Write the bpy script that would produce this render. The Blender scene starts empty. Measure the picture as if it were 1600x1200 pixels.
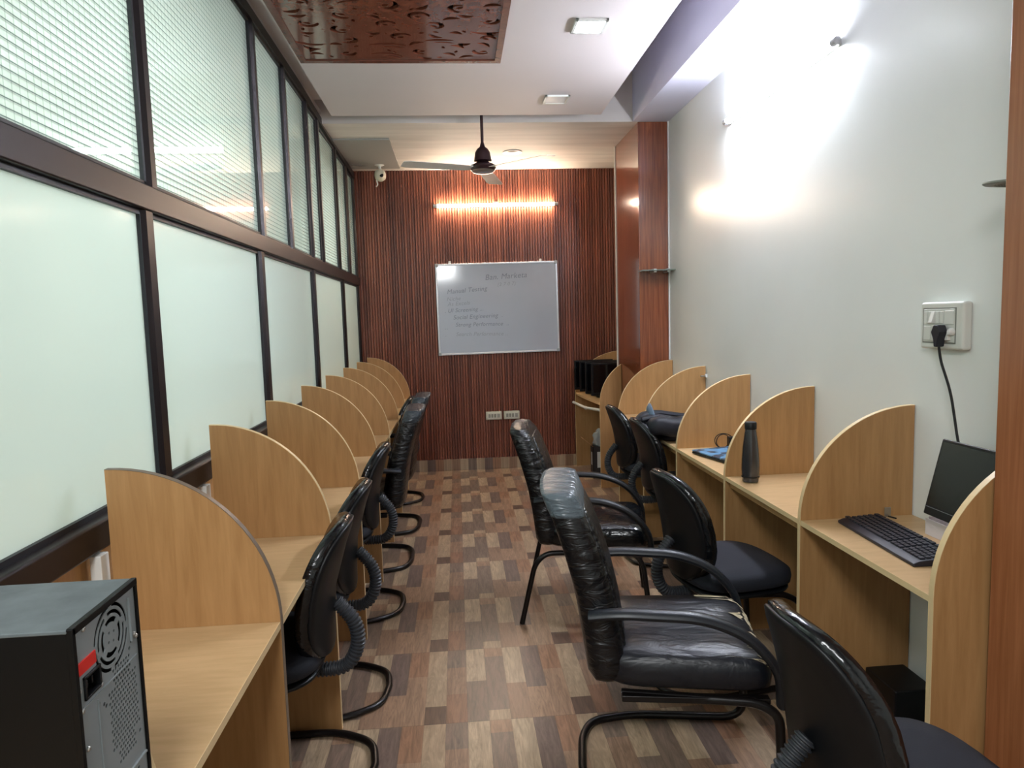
import bpy, bmesh, math, random
import numpy as np
from mathutils import Vector, Matrix, Quaternion
S = bpy.context.scene
COL = S.collection
PI = math.pi

# ------------------------------------------------------------------ camera
F_PX, PITCH, YAW, ROLL, EYE = 1079.96, 0.0947, 0.0777, 0.0285, 1.5153
fw = Vector((math.sin(YAW)*math.cos(PITCH), math.cos(YAW)*math.cos(PITCH), -math.sin(PITCH)))
rt = Vector((math.cos(YAW), -math.sin(YAW), 0)); up = rt.cross(fw)
rt, up = math.cos(ROLL)*rt - math.sin(ROLL)*up, math.sin(ROLL)*rt + math.cos(ROLL)*up
cd = bpy.data.cameras.new('camera'); cam = bpy.data.objects.new('camera', cd); COL.objects.link(cam)
M = Matrix((rt, up, -fw)).transposed().to_4x4(); M.translation = Vector((0, 0, EYE)); cam.matrix_world = M
cd.sensor_fit = 'HORIZONTAL'; cd.sensor_width = 36; cd.lens = 36*F_PX/1600; cd.clip_start = .02
S.camera = cam
# ------------------------------------------------------------------ world, exposure
S.view_settings.view_transform = 'Standard'; S.view_settings.look = 'None'
S.view_settings.gamma = 1; S.view_settings.use_curve_mapping = False
S.view_settings.exposure = 0.55
def R_(d): return d*PI/180
w = bpy.data.worlds.new('world'); S.world = w; w.use_nodes = True
w.node_tree.nodes['Background'].inputs[0].default_value = (.8, .85, .9, 1)
w.node_tree.nodes['Background'].inputs[1].default_value = .1
def area(name, loc, rot, sx, sy, power, col=(1, 1, 1)):
    l = bpy.data.lights.new(name, 'AREA'); l.shape = 'RECTANGLE'; l.size = sx; l.size_y = sy
    l.energy = power; l.color = col
    o = bpy.data.objects.new(name, l); o.location = loc; o.rotation_euler = rot; COL.objects.link(o); return o
# lamps of the neighbouring rooms behind the glazed partition; last, an unseen fill light added behind the camera
area('neighbour_room_lamp', (-2.2, 2.2, 2.9), (0, 0, 0), 1.2, 1.6, 98, (.95, 1, .97))
area('neighbour_back_room_lamp', (-1.9, 5.6, 2.8), (0, 0, 0), .8, 1.0, 48, (1, 1, .95))
area('rear_fill_light', (-.35, -.6, 2.8), (R_(15), 0, 0), .7, .9, 46, (.96, .98, 1))
TUBE_R, TUBE_B, DOWN = 230.0, 110.0, 60.0      # emission strengths of right tube, back tube, square downlight

# ------------------------------------------------------------------ helpers
def lin(c):
    return tuple(((x/255)/12.92 if x/255 <= .04045 else ((x/255+.055)/1.055)**2.4) for x in c)
def nt(name):
    m = bpy.data.materials.new(name); m.use_nodes = True
    return m, m.node_tree, m.node_tree.nodes['Principled BSDF']
def N(t, kind, **kw):
    n = t.nodes.new(kind)
    for k, v in kw.items():
        if k.startswith('_'): setattr(n, k[1:], v)
        else: n.inputs[k.replace('__', ' ')].default_value = v
    return n
def L(t, a, b): t.links.new(a, b)
def coords(t, scale=(1, 1, 1), rot=(0, 0, 0)):
    tc = N(t, 'ShaderNodeTexCoord'); mp = N(t, 'ShaderNodeMapping')
    mp.inputs['Scale'].default_value = scale; mp.inputs['Rotation'].default_value = rot
    L(t, tc.outputs['Object'], mp.inputs['Vector']); return mp.outputs['Vector']
def mat(name, rgb, rough=.5, metal=0, var=.0, vscale=8, bump=0, bscale=60, coat=0, emit=None, estr=0, spec=.5, stretch=(1, 1, 1)):
    m, t, p = nt(name); c = lin(rgb)
    p.inputs['Base Color'].default_value = (*c, 1); p.inputs['Roughness'].default_value = rough
    p.inputs['Metallic'].default_value = metal; p.inputs['Coat Weight'].default_value = coat
    p.inputs['Coat Roughness'].default_value = .08; p.inputs['Specular IOR Level'].default_value = spec
    v = coords(t, stretch)
    if var:
        n = N(t, 'ShaderNodeTexNoise', Scale=vscale, Detail=4.0); L(t, v, n.inputs['Vector'])
        r = N(t, 'ShaderNodeValToRGB'); e = r.color_ramp.elements
        e[0].position = .3; e[0].color = (*[x*(1-var) for x in c], 1); e[1].position = .7; e[1].color = (*[min(1, x*(1+var)) for x in c], 1)
        L(t, n.outputs['Fac'], r.inputs[0]); L(t, r.outputs[0], p.inputs['Base Color'])
    if bump:
        n = N(t, 'ShaderNodeTexNoise', Scale=bscale, Detail=3.0); L(t, v, n.inputs['Vector'])
        b = N(t, 'ShaderNodeBump', Strength=bump, Distance=.01); L(t, n.outputs['Fac'], b.inputs['Height']); L(t, b.outputs[0], p.inputs['Normal'])
    if emit:
        p.inputs['Emission Color'].default_value = (*lin(emit), 1); p.inputs['Emission Strength'].default_value = estr
    return m
def wood(name, dark, light, rough=.4, scale=6, stretch=(14, 14, .6), coat=0, rings=0, ringdark=None, figure=None):
    m, t, p = nt(name); v = coords(t, stretch)
    n = N(t, 'ShaderNodeTexNoise', Scale=scale, Detail=5.0, Roughness=.6, Distortion=.4); L(t, v, n.inputs['Vector'])
    r = N(t, 'ShaderNodeValToRGB'); e = r.color_ramp.elements
    e[0].position = .32; e[0].color = (*lin(dark), 1); e[1].position = .68; e[1].color = (*lin(light), 1)
    L(t, n.outputs['Fac'], r.inputs[0]); out = r.outputs[0]
    if rings:
        v2 = coords(t, tuple(s*.5 for s in stretch))
        n2 = N(t, 'ShaderNodeTexNoise', Scale=scale*.5, Detail=1.0, Distortion=1.0); L(t, v2, n2.inputs['Vector'])
        mu = N(t, 'ShaderNodeMath', _operation='MULTIPLY'); mu.inputs[1].default_value = 14; L(t, n2.outputs['Fac'], mu.inputs[0])
        fr = N(t, 'ShaderNodeMath', _operation='PINGPONG'); fr.inputs[1].default_value = 1; L(t, mu.outputs[0], fr.inputs[0])
        pw = N(t, 'ShaderNodeMath', _operation='POWER'); pw.inputs[1].default_value = 3; L(t, fr.outputs[0], pw.inputs[0])
        ml = N(t, 'ShaderNodeMath', _operation='MULTIPLY'); ml.inputs[1].default_value = rings; L(t, pw.outputs[0], ml.inputs[0])
        mx = N(t, 'ShaderNodeMix', _data_type='RGBA'); L(t, ml.outputs[0], mx.inputs[0]); L(t, out, mx.inputs[6])
        mx.inputs[7].default_value = (*lin(ringdark), 1); out = mx.outputs[2]
    L(t, out, p.inputs['Base Color']); p.inputs['Roughness'].default_value = rough
    p.inputs['Coat Weight'].default_value = coat; p.inputs['Coat Roughness'].default_value = .06
    return m

class MB:
    def __init__(s): s.b = bmesh.new()
    def box(s, x0, x1, y0, y1, z0, z1):
        r = bmesh.ops.create_cube(s.b, size=1)['verts']
        for v in r: v.co = Vector(((v.co.x+.5)*(x1-x0)+x0, (v.co.y+.5)*(y1-y0)+y0, (v.co.z+.5)*(z1-z0)+z0))
        return s
    def prism(s, pts, axis, a0, a1):
        """pts: 2D outline; extruded along axis 'x','y','z' from a0 to a1"""
        def P(p, a): return {'x': (a, p[0], p[1]), 'y': (p[0], a, p[1]), 'z': (p[0], p[1], a)}[axis]
        A = [s.b.verts.new(P(p, a0)) for p in pts]; B = [s.b.verts.new(P(p, a1)) for p in pts]
        s.b.faces.new(A); s.b.faces.new(B[::-1]); n = len(pts)
        for i in range(n): s.b.faces.new((A[i], B[i], B[(i+1) % n], A[(i+1) % n]))
        return s
    def tube(s, path, r, n=10, cap=True, sq=None, close=False):
        """sweep; r number or list; sq=(w,h) elliptic/flat section (w sideways, h along local up)"""
        P = [Vector(p) for p in path]; k = len(P); rings = []
        T = []
        for i in range(k):
            if close: t = P[(i+1) % k]-P[i-1]
            else: t = P[min(i+1, k-1)]-P[max(i-1, 0)]
            T.append(t.normalized())
        u = Vector((0, 0, 1)) if abs(T[0].z) < .9 else Vector((1, 0, 0))
        u = (u-T[0]*u.dot(T[0])).normalized()
        for i in range(k):
            if i: q = T[i-1].rotation_difference(T[i]); u = q @ u; u = (u-T[i]*u.dot(T[i])).normalized()
            sd = T[i].cross(u); rr = r[i] if isinstance(r, (list, tuple)) else r
            w, h = (sq if sq else (rr, rr))
            if sq and isinstance(r, (list, tuple)): w, h = sq[0]*rr, sq[1]*rr
            rings.append([s.b.verts.new(P[i]+sd*math.cos(a)*w+u*math.sin(a)*h) for a in [2*PI*j/n for j in range(n)]])
        for i in range(k if close else k-1):
            A, B = rings[i], rings[(i+1) % k]
            for j in range(n): s.b.faces.new((A[j], A[(j+1) % n], B[(j+1) % n], B[j]))
        if cap and not close: s.b.faces.new(rings[0][::-1]); s.b.faces.new(rings[-1])
        return s
    def lathe(s, prof, n=24, o=(0, 0, 0), axis='z'):
        def P(r, z, a):
            c, d = r*math.cos(a), r*math.sin(a)
            q = {'z': (c, d, z), 'x': (z, c, d), 'y': (c, z, d)}[axis]
            return (q[0]+o[0], q[1]+o[1], q[2]+o[2])
        R = [[s.b.verts.new(P(r, z, 2*PI*j/n)) for j in range(n)] for r, z in prof]
        for i in range(len(R)-1):
            for j in range(n): s.b.faces.new((R[i][j], R[i][(j+1) % n], R[i+1][(j+1) % n], R[i+1][j]))
        s.b.faces.new(R[0][::-1]); s.b.faces.new(R[-1]); return s
    def pad(s, w, d, h, n=10, corner=.35, crown=.25, fn=None):
        """cushion: superellipse outline w(x) by d(y), thickness h, soft rim; fn maps points"""
        prof = [(0, -1), (.6, -1), (.9, -.92), (.985, -.6), (1, 0), (.985, .6), (.9, .95), (.6, 1+crown*.6), (.3, 1+crown*.9), (0, 1+crown)]
        m = 48; e = corner; rows = []
        for r, z in prof:
            if r == 0:
                rows.append([s.b.verts.new((0, 0, z*h/2))]); continue
            row = []
            for j in range(m):
                a = 2*PI*j/m; c, d2 = math.cos(a), math.sin(a)
                x = math.copysign(abs(c)**e, c)*w/2*r; y = math.copysign(abs(d2)**e, d2)*d/2*r
                row.append(s.b.verts.new((x, y, z*h/2)))
            rows.append(row)
        for A, B in zip(rows, rows[1:]):
            for j in range(m):
                k = (j+1) % m
                if len(A) == 1: s.b.faces.new((A[0], B[k], B[j]))
                elif len(B) == 1: s.b.faces.new((A[j], A[k], B[0]))
                else: s.b.faces.new((A[j], A[k], B[k], B[j]))
        if fn:
            for v in s.b.verts: v.co = Vector(fn(v.co))
        return s
    def xf(s, M):
        for v in s.b.verts: v.co = M @ v.co
        return s
    def build(s, name, m, parent=None, bevel=0, smooth=False, loc=None, rot=None, seg=2, **props):
        bmesh.ops.recalc_face_normals(s.b, faces=s.b.faces[:])
        me = bpy.data.meshes.new(name); s.b.to_mesh(me); s.b.free()
        o = bpy.data.objects.new(name, me); COL.objects.link(o); me.materials.append(m)
        if parent: o.parent = parent
        if loc is not None: o.location = loc
        if rot is not None: o.rotation_euler = rot
        if smooth:
            for f in me.polygons: f.use_smooth = True
            if smooth != 'all':
                try: me.set_sharp_from_angle(angle=R_(40))
                except Exception: pass
        if bevel:
            b = o.modifiers.new('edge', 'BEVEL'); b.width = bevel; b.segments = seg; b.limit_method = 'ANGLE'; b.angle_limit = R_(40)
            for f in me.polygons: f.use_smooth = True
            try: me.set_sharp_from_angle(angle=R_(40))
            except Exception: pass
            b.harden_normals = True
        for k, v in props.items(): o[k] = v
        return o
def R_(d): return d*PI/180
def fillet(path, rad, n=5):
    P = [Vector(p) for p in path]; out = [P[0]]
    for i in range(1, len(P)-1):
        a, b, c = P[i-1], P[i], P[i+1]; r = min(rad, (a-b).length*.48, (c-b).length*.48)
        p, q = b+(a-b).normalized()*r, b+(c-b).normalized()*r
        for j in range(n+1):
            t = j/n; out.append(p*(1-t)**2+b*2*t*(1-t)+q*t*t)
    out.append(P[-1]); return out
def empty(name, loc, rz=0):
    o = bpy.data.objects.new(name, None); COL.objects.link(o); o.location = loc; o.rotation_euler = (0, 0, rz)
    o.empty_display_size = .1; return o
def tag(o, label, cat, group=None):
    o['label'] = label; o['category'] = cat
    if group: o['group'] = group
    return o
def struct(o, label=None):
    o['kind'] = 'structure'
    if label: o['label'] = label
    return o
def copy_tree(o, parent=None):
    c = o.copy(); COL.objects.link(c)
    if parent: c.parent = parent
    for ch in list(o.children): copy_tree(ch, c)
    return c

# ------------------------------------------------------------------ materials
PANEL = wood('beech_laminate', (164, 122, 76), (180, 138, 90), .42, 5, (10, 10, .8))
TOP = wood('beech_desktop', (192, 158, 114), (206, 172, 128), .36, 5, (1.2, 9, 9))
BAND = mat('pale_edge_band', (222, 196, 150), .35)
BANDD = mat('grey_edge_band', (112, 98, 84), .4)
ROSE = wood('rosewood_laminate', (104, 50, 28), (150, 84, 52), .16, 5, (16, 16, .5), coat=.5, rings=.45, ringdark=(82, 36, 20))
ROSEN = wood('orange_wood_laminate', (140, 84, 50), (166, 106, 70), .3, 5, (14, 14, .5), coat=.2, rings=.15, ringdark=(112, 56, 30))
ALU = mat('dark_bronze_frame', (36, 30, 32), .4, .5)
ALUG = mat('rubber_bead', (18, 20, 28), .5)
WHITEP = mat('white_plastic', (222, 222, 217), .35)
WALLM = mat('greenish_white_paint', (232, 235, 232), .30, var=.02, vscale=2, bump=.03, bscale=9)
CEIL = mat('white_ceiling_paint', (212, 203, 203), .6, var=.02, vscale=2)
BEAMM = mat('lavender_white_paint', (205, 204, 222), .6)
CEILO = mat('old_ceiling_paint', (210, 203, 196), .65, var=.13, vscale=2.5, stretch=(.5, 4, 1))
BLACK = mat('black_plastic', (11, 13, 16), .45, spec=.35)
TUBEM = mat('black_tube_metal', (22, 19, 19), .3, .3)
BELL = mat('bellows_rubber', (44, 47, 52), .5)
FABRIC = mat('black_blue_fabric', (24, 28, 38), .85, bump=.1, bscale=300)
def leather(name, rgb, rough, bump, stretch):
    m, t, p = nt(name); p.inputs['Base Color'].default_value = (*lin(rgb), 1); p.inputs['Roughness'].default_value = rough
    v = coords(t, stretch); n = N(t, 'ShaderNodeTexNoise', Scale=3.0, Detail=3.0, Distortion=1.2); L(t, v, n.inputs['Vector'])
    b = N(t, 'ShaderNodeBump', Strength=bump, Distance=.03); L(t, n.outputs['Fac'], b.inputs['Height']); L(t, b.outputs[0], p.inputs['Normal'])
    return m
LEATH = leather('creased_black_leatherette', (13, 14, 18), .34, .5, (3, 3, 9))
LEATHS = leather('glossy_seat_leatherette', (18, 21, 29), .40, .25, (2.5, 6, 2))
WRAP = leather('plastic_wrapped_black', (12, 14, 17), .2, .4, (3, 3, 3))
FILMG = leather('grey_film_cover', (92, 104, 112), .3, .5, (3, 8, 8))
FILMD = leather('dark_film_cover', (54, 60, 66), .25, .5, (3, 8, 8))
STEEL = mat('brushed_steel', (190, 190, 188), .28, .9)
CREAM = mat('torn_cream_lining', (196, 184, 152), .8, var=.15, vscale=40)

def glass_mat(name, lines):
    m, t, p = nt(name); out = t.nodes['Material Output']; t.nodes.remove(p)
    dif = N(t, 'ShaderNodeBsdfDiffuse', Color=(*lin((218, 226, 222)), 1)); trl = N(t, 'ShaderNodeBsdfTranslucent', Color=(*lin((232, 242, 237)), 1))
    m1 = N(t, 'ShaderNodeMixShader', Fac=.5); L(t, dif.outputs[0], m1.inputs[1]); L(t, trl.outputs[0], m1.inputs[2]); body = m1.outputs[0]
    if lines:
        tc = N(t, 'ShaderNodeTexCoord'); sp = N(t, 'ShaderNodeSeparateXYZ'); L(t, tc.outputs['Object'], sp.inputs[0])
        def line(sock, per, wd):
            a = N(t, 'ShaderNodeMath', _operation='MODULO'); a.inputs[1].default_value = per; L(t, sock, a.inputs[0])
            ab = N(t, 'ShaderNodeMath', _operation='LESS_THAN'); ab.inputs[1].default_value = wd; L(t, a.outputs[0], ab.inputs[0]); return ab.outputs[0]
        h = line(sp.outputs['Z'], .0215, .0026); vl = line(sp.outputs['Y'], .029, .0034)
        vv = N(t, 'ShaderNodeMath', _operation='MULTIPLY'); vv.inputs[1].default_value = .45; L(t, vl, vv.inputs[0])
        mx = N(t, 'ShaderNodeMath', _operation='MAXIMUM'); L(t, h, mx.inputs[0]); L(t, vv.outputs[0], mx.inputs[1])
        tr = N(t, 'ShaderNodeBsdfTransparent', Color=(.9, 1, .95, 1)); m2 = N(t, 'ShaderNodeMixShader', Fac=.5)
        L(t, body, m2.inputs[1]); L(t, tr.outputs[0], m2.inputs[2])
        dk = N(t, 'ShaderNodeBsdfDiffuse', Color=(*lin((96, 114, 114)), 1)); m3 = N(t, 'ShaderNodeMixShader')
        ms = N(t, 'ShaderNodeMath', _operation='MULTIPLY'); ms.inputs[1].default_value = .9; L(t, mx.outputs[0], ms.inputs[0])
        L(t, ms.outputs[0], m3.inputs[0]); L(t, m2.outputs[0], m3.inputs[1]); L(t, dk.outputs[0], m3.inputs[2]); body = m3.outputs[0]
    gl = N(t, 'ShaderNodeBsdfGlossy', Color=(1, 1, 1, 1), Roughness=.03 if lines else .12)
    fr = N(t, 'ShaderNodeFresnel', IOR=1.45); m4 = N(t, 'ShaderNodeMixShader')
    # the far face of the pane must not act as a perfect mirror from inside
    ge = N(t, 'ShaderNodeNewGeometry'); iv = N(t, 'ShaderNodeMath', _operation='SUBTRACT'); iv.inputs[0].default_value = 1; L(t, ge.outputs['Backfacing'], iv.inputs[1])
    fm = N(t, 'ShaderNodeMath', _operation='MULTIPLY'); L(t, fr.outputs[0], fm.inputs[0]); L(t, iv.outputs[0], fm.inputs[1])
    L(t, fm.outputs[0], m4.inputs[0]); L(t, body, m4.inputs[1]); L(t, gl.outputs[0], m4.inputs[2]); L(t, m4.outputs[0], out.inputs['Surface'])
    return m
FROST = glass_mat('frosted_glass', False); GRID = glass_mat('ruled_wire_glass', True)

def floor_mat():
    m, t, p = nt('printed_plank_vinyl'); tc = N(t, 'ShaderNodeTexCoord'); sp = N(t, 'ShaderNodeSeparateXYZ'); L(t, tc.outputs['Object'], sp.inputs[0])
    def ma(op, a, b=None):
        n = N(t, 'ShaderNodeMath', _operation=op)
        for i, x in enumerate((a, b)):
            if x is None: continue
            if isinstance(x, (int, float)): n.inputs[i].default_value = x
            else: L(t, x, n.inputs[i])
        return n.outputs[0]
    PER = .577
    U = ma('DIVIDE', ma('ADD', sp.outputs['X'], .175+PER*20), PER); V = ma('DIVIDE', ma('ADD', sp.outputs['Y'], -2.49+PER*20), PER)
    u = ma('MULTIPLY', ma('FRACT', U), 7.0); v = ma('FRACT', V); c = ma('FLOOR', u)
    pale, pale2, mid, red, dark, grey, warm = (172, 153, 128), (164, 143, 118), (140, 114, 94), (132, 100, 80), (98, 78, 66), (120, 104, 92), (152, 124, 101)
    cols = [[(0, dark), (.21, pale2)], [(0, red), (.35, mid), (.72, grey)], [(0, grey), (.51, pale)], [(0, pale2), (.12, grey), (.86, warm)],
            [(0, mid), (.45, pale)], [(0, warm), (.38, (108, 92, 84))], [(0, warm), (.62, (142, 108, 84))]]
    acc = None
    for i, st in enumerate(cols):
        r = N(t, 'ShaderNodeValToRGB'); r.color_ramp.interpolation = 'CONSTANT'; e = r.color_ramp.elements
        e[0].position = 0; e[0].color = (*lin(st[0][1]), 1); e[1].position = st[1][0]; e[1].color = (*lin(st[1][1]), 1)
        for q in st[2:]: x = e.new(q[0]); x.color = (*lin(q[1]), 1)
        L(t, v, r.inputs[0])
        if acc is None: acc = r.outputs[0]
        else:
            mx = N(t, 'ShaderNodeMix', _data_type='RGBA'); L(t, ma('GREATER_THAN', c, i-.5), mx.inputs[0]); L(t, acc, mx.inputs[6]); L(t, r.outputs[0], mx.inputs[7]); acc = mx.outputs[2]
    # per-strip grain, shifted by column so neighbours differ
    cb = N(t, 'ShaderNodeCombineXYZ'); L(t, ma('MULTIPLY', u, .7), cb.inputs[0]); L(t, ma('MULTIPLY', v, .9), cb.inputs[1]); L(t, ma('MULTIPLY', c, 3.7), cb.inputs[2])
    mp = N(t, 'ShaderNodeMapping'); mp.inputs['Scale'].default_value = (1.6, 1.1, 1); L(t, cb.outputs[0], mp.inputs[0])
    n1 = N(t, 'ShaderNodeTexNoise', Scale=2.6, Detail=5.0, Roughness=.6, Distortion=1.6); L(t, mp.outputs[0], n1.inputs['Vector'])
    n2 = N(t, 'ShaderNodeTexNoise', Scale=1.3, Detail=2.0, Distortion=2.0); L(t, mp.outputs[0], n2.inputs['Vector'])
    rg = ma('PINGPONG', ma('MULTIPLY', n2.outputs['Fac'], 16.0), 1.0)
    g = ma('ADD', ma('MULTIPLY', n1.outputs['Fac'], 1.5), ma('MULTIPLY', rg, .17)); g = ma('ADD', g, .16)
    # thin dark joints
    fu = ma('FRACT', u); j = ma('MAXIMUM', ma('LESS_THAN', fu, .02), ma('LESS_THAN', v, .006)); g = ma('MULTIPLY', g, ma('SUBTRACT', 1.0, ma('MULTIPLY', j, .3)))
    mm = N(t, 'ShaderNodeMix', _data_type='RGBA', _blend_type='MULTIPLY'); mm.inputs[0].default_value = 1; L(t, acc, mm.inputs[6])
    cc = N(t, 'ShaderNodeCombineXYZ'); L(t, g, cc.inputs[0]); L(t, ma('MULTIPLY', g, .97), cc.inputs[1]); L(t, ma('MULTIPLY', g, .94), cc.inputs[2]); L(t, cc.outputs[0], mm.inputs[7])
    L(t, mm.outputs[2], p.inputs['Base Color']); p.inputs['Roughness'].default_value = .34; p.inputs['Specular IOR Level'].default_value = .4
    return m
FLOORM = floor_mat()
def rib_mat():
    m, t, p = nt('ribbed_walnut_panel'); v = coords(t, (1, 1, 1)); sp = N(t, 'ShaderNodeSeparateXYZ'); L(t, v, sp.inputs[0])
    a = N(t, 'ShaderNodeMath', _operation='DIVIDE'); a.inputs[1].default_value = .0262; L(t, sp.outputs['X'], a.inputs[0])
    f = N(t, 'ShaderNodeMath', _operation='FLOOR'); L(t, a.outputs[0], f.inputs[0])
    wn = N(t, 'ShaderNodeTexWhiteNoise', _noise_dimensions='1D'); L(t, f.outputs[0], wn.inputs['W'])
    n = N(t, 'ShaderNodeTexNoise', Scale=5.0, Detail=4.0); mp = coords(t, (12, 1, .35)); L(t, mp, n.inputs['Vector'])
    ad = N(t, 'ShaderNodeMath', _operation='MULTIPLY_ADD'); ad.inputs[1].default_value = .35; L(t, wn.outputs['Value'], ad.inputs[0])
    ml = N(t, 'ShaderNodeMath', _operation='MULTIPLY'); ml.inputs[1].default_value = .75; L(t, n.outputs['Fac'], ml.inputs[0]); L(t, ml.outputs[0], ad.inputs[2])
    r = N(t, 'ShaderNodeValToRGB'); e = r.color_ramp.elements; e[0].position = .3; e[0].color = (*lin((94, 48, 36)), 1); e[1].position = .8; e[1].color = (*lin((150, 88, 66)), 1)
    L(t, ad.outputs[0], r.inputs[0]); L(t, r.outputs[0], p.inputs['Base Color']); p.inputs['Roughness'].default_value = .38
    return m
RIBM = rib_mat()

# ------------------------------------------------------------------ dimensions
XL, XR, YB, YF = -.93, 1.66, 6.93, -2.0
ZFC, ZB = 2.95, 2.97              # false ceiling underside, beam underside
ZT = 3.34                         # slab
# ------------------------------------------------------------------ setting
struct(MB().box(-4.0, XR+.2, YF, YB+.2, -.06, 0).build('floor', FLOORM), 'floor of printed wood-block vinyl in brown, cream and tan')
wb = MB()
RIB = .0262; n = int((XR-XL+.2)/RIB); pts = []
for i in range(n):
    x = XL-.12+i*RIB; pts += [(x, YB+.0), (x+.004, YB-.012), (x+RIB-.0075, YB-.012), (x+RIB-.0035, YB)]
pts += [(pts[-1][0], YB+.15), (pts[0][0], YB+.15)]
wb.prism(pts, 'z', .0, 3.0)
struct(wb.build('wall_back', RIBM), 'back wall clad in ribbed red-brown wood panelling')
struct(MB().box(XL-.1, XR, YB-.022, YB-.012, 0, .115).build('baseboard_back', FLOORM), 'low skirting of the same patterned vinyl under the ribbed back wall')
struct(MB().box(XR, XR+.15, YF, YB, 0, ZT).build('wall_right', WALLM), 'pale greenish white painted right-hand wall')
struct(MB().box(-4.0, XR+.15, YF-.1, YF, 0, ZT).build('wall_front', WALLM))
struct(MB().box(-4.1, -4.0, YF, YB+.1, 0, ZT).build('wall_neighbour', WALLM))
struct(MB().box(-4.0, XL-.12, YB+.0, YB+.1, 0, ZT).build('wall_neighbour_back', WALLM))
struct(MB().box(-4.1, XR+.15, YF-.1, YB+.2, ZT, ZT+.1).build('ceiling', BEAMM), 'upper slab seen in the gap beside the lowered ceiling')
# lowered ceiling with the opening that holds the carved panel
CX0, CX1, CY0, CY1 = -.80, .30, 1.9, 4.03
fc = MB(); fc.box(CX1, 1.085, YF, 5.04, ZFC, ZFC+.05); fc.box(-.80, CX1, CY1, 5.04, ZFC, ZFC+.05); fc.box(-.80, CX1, YF, CY0, ZFC, ZFC+.05)
fc.box(1.075, 1.085, YF, 5.04, ZFC+.05, ZFC+.12); fc.box(-.8, 1.085, 5.03, 5.04, ZFC+.05, ZFC+.12)
struct(fc.build('ceiling_lowered', CEIL), 'lowered white plaster ceiling panel')
fc = MB(); fc.box(XL-.06, -.80, YF, 5.04, 3.06, 3.10); fc.box(-.812, -.80, YF, 5.04, ZFC+.0, 3.06)
struct(fc.build('trim_1', CEIL), 'white cornice strip between carved panel and glazed partition')
b = MB(); b.box(1.385, XR, YF, 5.3, ZB, ZT); struct(b.build('ceiling_beam_right', BEAMM), 'white beam running along the right wall')
b = MB(); b.box(-4.0, XR, 5.30, YB+.05, ZB, ZT); struct(b.build('ceiling_back', CEILO), 'stained white ceiling of the back bay')
b = MB(); b.box(-4.0, XL-.06, YF, 5.3, 3.06, 3.12); struct(b.build('ceiling_neighbour', CEIL))
struct(MB().box(-1.35, -.48, 5.72, 6.78, ZB-.012, ZB).build('trim_2', mat('grey_board', (148, 146, 142), .6)), 'grey board patch on the back ceiling above the partition')
# cross walls of the rooms behind the glass
struct(MB().box(-4.0, XL-.10, 4.52, 4.60, 0, 3.06).build('wall_neighbour_cross', mat('neighbour_cream', (232, 234, 220), .6)))
# pillar under the beam, pillar beside the camera
p1 = MB().box(1.425, XR, 5.305, 6.05, 0, ZB).build('pillar', ROSE, bevel=.003); struct(p1, 'glossy red-brown wood-clad pillar under the beam')
struct(MB().box(1.372, XR, 1.05, 1.652, 0, ZT).build('pillar', ROSEN, bevel=.003), 'orange-brown wood-clad pillar at the right edge of the photo')
struct(MB().box(1.418, 1.427, 6.05, 6.07, 0, ZB).box(XR-.008, XR, 5.29, 5.305, 1.16, ZB).build('trim_3', WHITEP), 'thin cream joint strips along the pillar')

# ------------------------------------------------------------------ glazed partition
wl = empty('wall_left', (XL, 0, 0)); struct(wl, 'glazed partition of dark bronze frames with frosted lower panes')
def topz(y): return 3.035 if y < 4.6 else 3.035-(y-4.6)/(YB-4.6)*.085
LOWM = [-.10, 1.07, 2.29, 3.55, 4.80, 6.02]     # far edges of lower mullions (world y)
ZR0, ZR1, ZT0, ZT1 = .96, 1.035, 1.875, 1.955
fx0, fx1 = -.05, 0.0
MW = .075
def mul(y0, y1, z0, z1, nm='mullion'):
    MB().prism([(fx0, y0), (fx1-.012, y0), (fx1, y0+.014), (fx1, y1-.014), (fx1-.012, y1), (fx0, y1)], 'z', z0, z1).build(nm, ALU, wl)
for y in LOWM: mul(y-MW, y, ZR1, ZT0)
mul(YB-.06, YB-.014, ZR1, topz(YB))
MB().box(fx0, fx1+.006, YF, YB-.014, ZT0, ZT1).build('transom', ALU, wl, bevel=.006)
MB().box(fx0, fx1+.02, YF, YB-.014, ZR0, ZR1).build('bottom_rail', ALU, wl, bevel=.008)
UP = [-.10, 1.07, 2.34, 3.62, 4.20+.03, 4.83, 5.20, 5.92, 6.47]
tr = MB()
ys = [YF, 4.6, YB-.014]
vs = []
for y in ys:
    vs.append([tr.b.verts.new(p) for p in [(fx0, y, topz(y)-.055), (fx1+.004, y, topz(y)-.055), (fx1+.004, y, topz(y)), (fx0, y, topz(y))]])
for A, B in zip(vs, vs[1:]):
    for j in range(4): tr.b.faces.new((A[j], A[(j+1) % 4], B[(j+1) % 4], B[j]))
tr.b.faces.new(vs[0]); tr.b.faces.new(vs[-1][::-1]); tr.build('top_rail', ALU, wl)
for y in UP: mul(y-MW*.85, y, ZT1, topz(y)-.05)
def panes(edges, z0, z1f, m, nm):
    for a, b_ in zip(edges, edges[1:]):
        ya, yb = a, b_-MW*.85
        z1 = min(z1f(ya), z1f(yb)) if callable(z1f) else z1f
        pn = MB().box(-.030, -.024, ya, yb, z0, z1 + (.02 if callable(z1f) else 0)).build(nm, m, wl)
        # black rubber bead round each pane
        g = MB(); w_ = .014
        g.box(-.024, -.012, ya, ya+w_, z0, z1); g.box(-.024, -.012, yb-w_, yb, z0, z1); g.box(-.024, -.012, ya, yb, z0, z0+w_)
        g.box(-.024, -.012, ya, yb, z1-w_, z1); g.build('glazing_bead', ALUG, pn)
panes([YF]+LOWM+[YB], ZR1, ZT0, FROST, 'frosted_pane')
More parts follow.
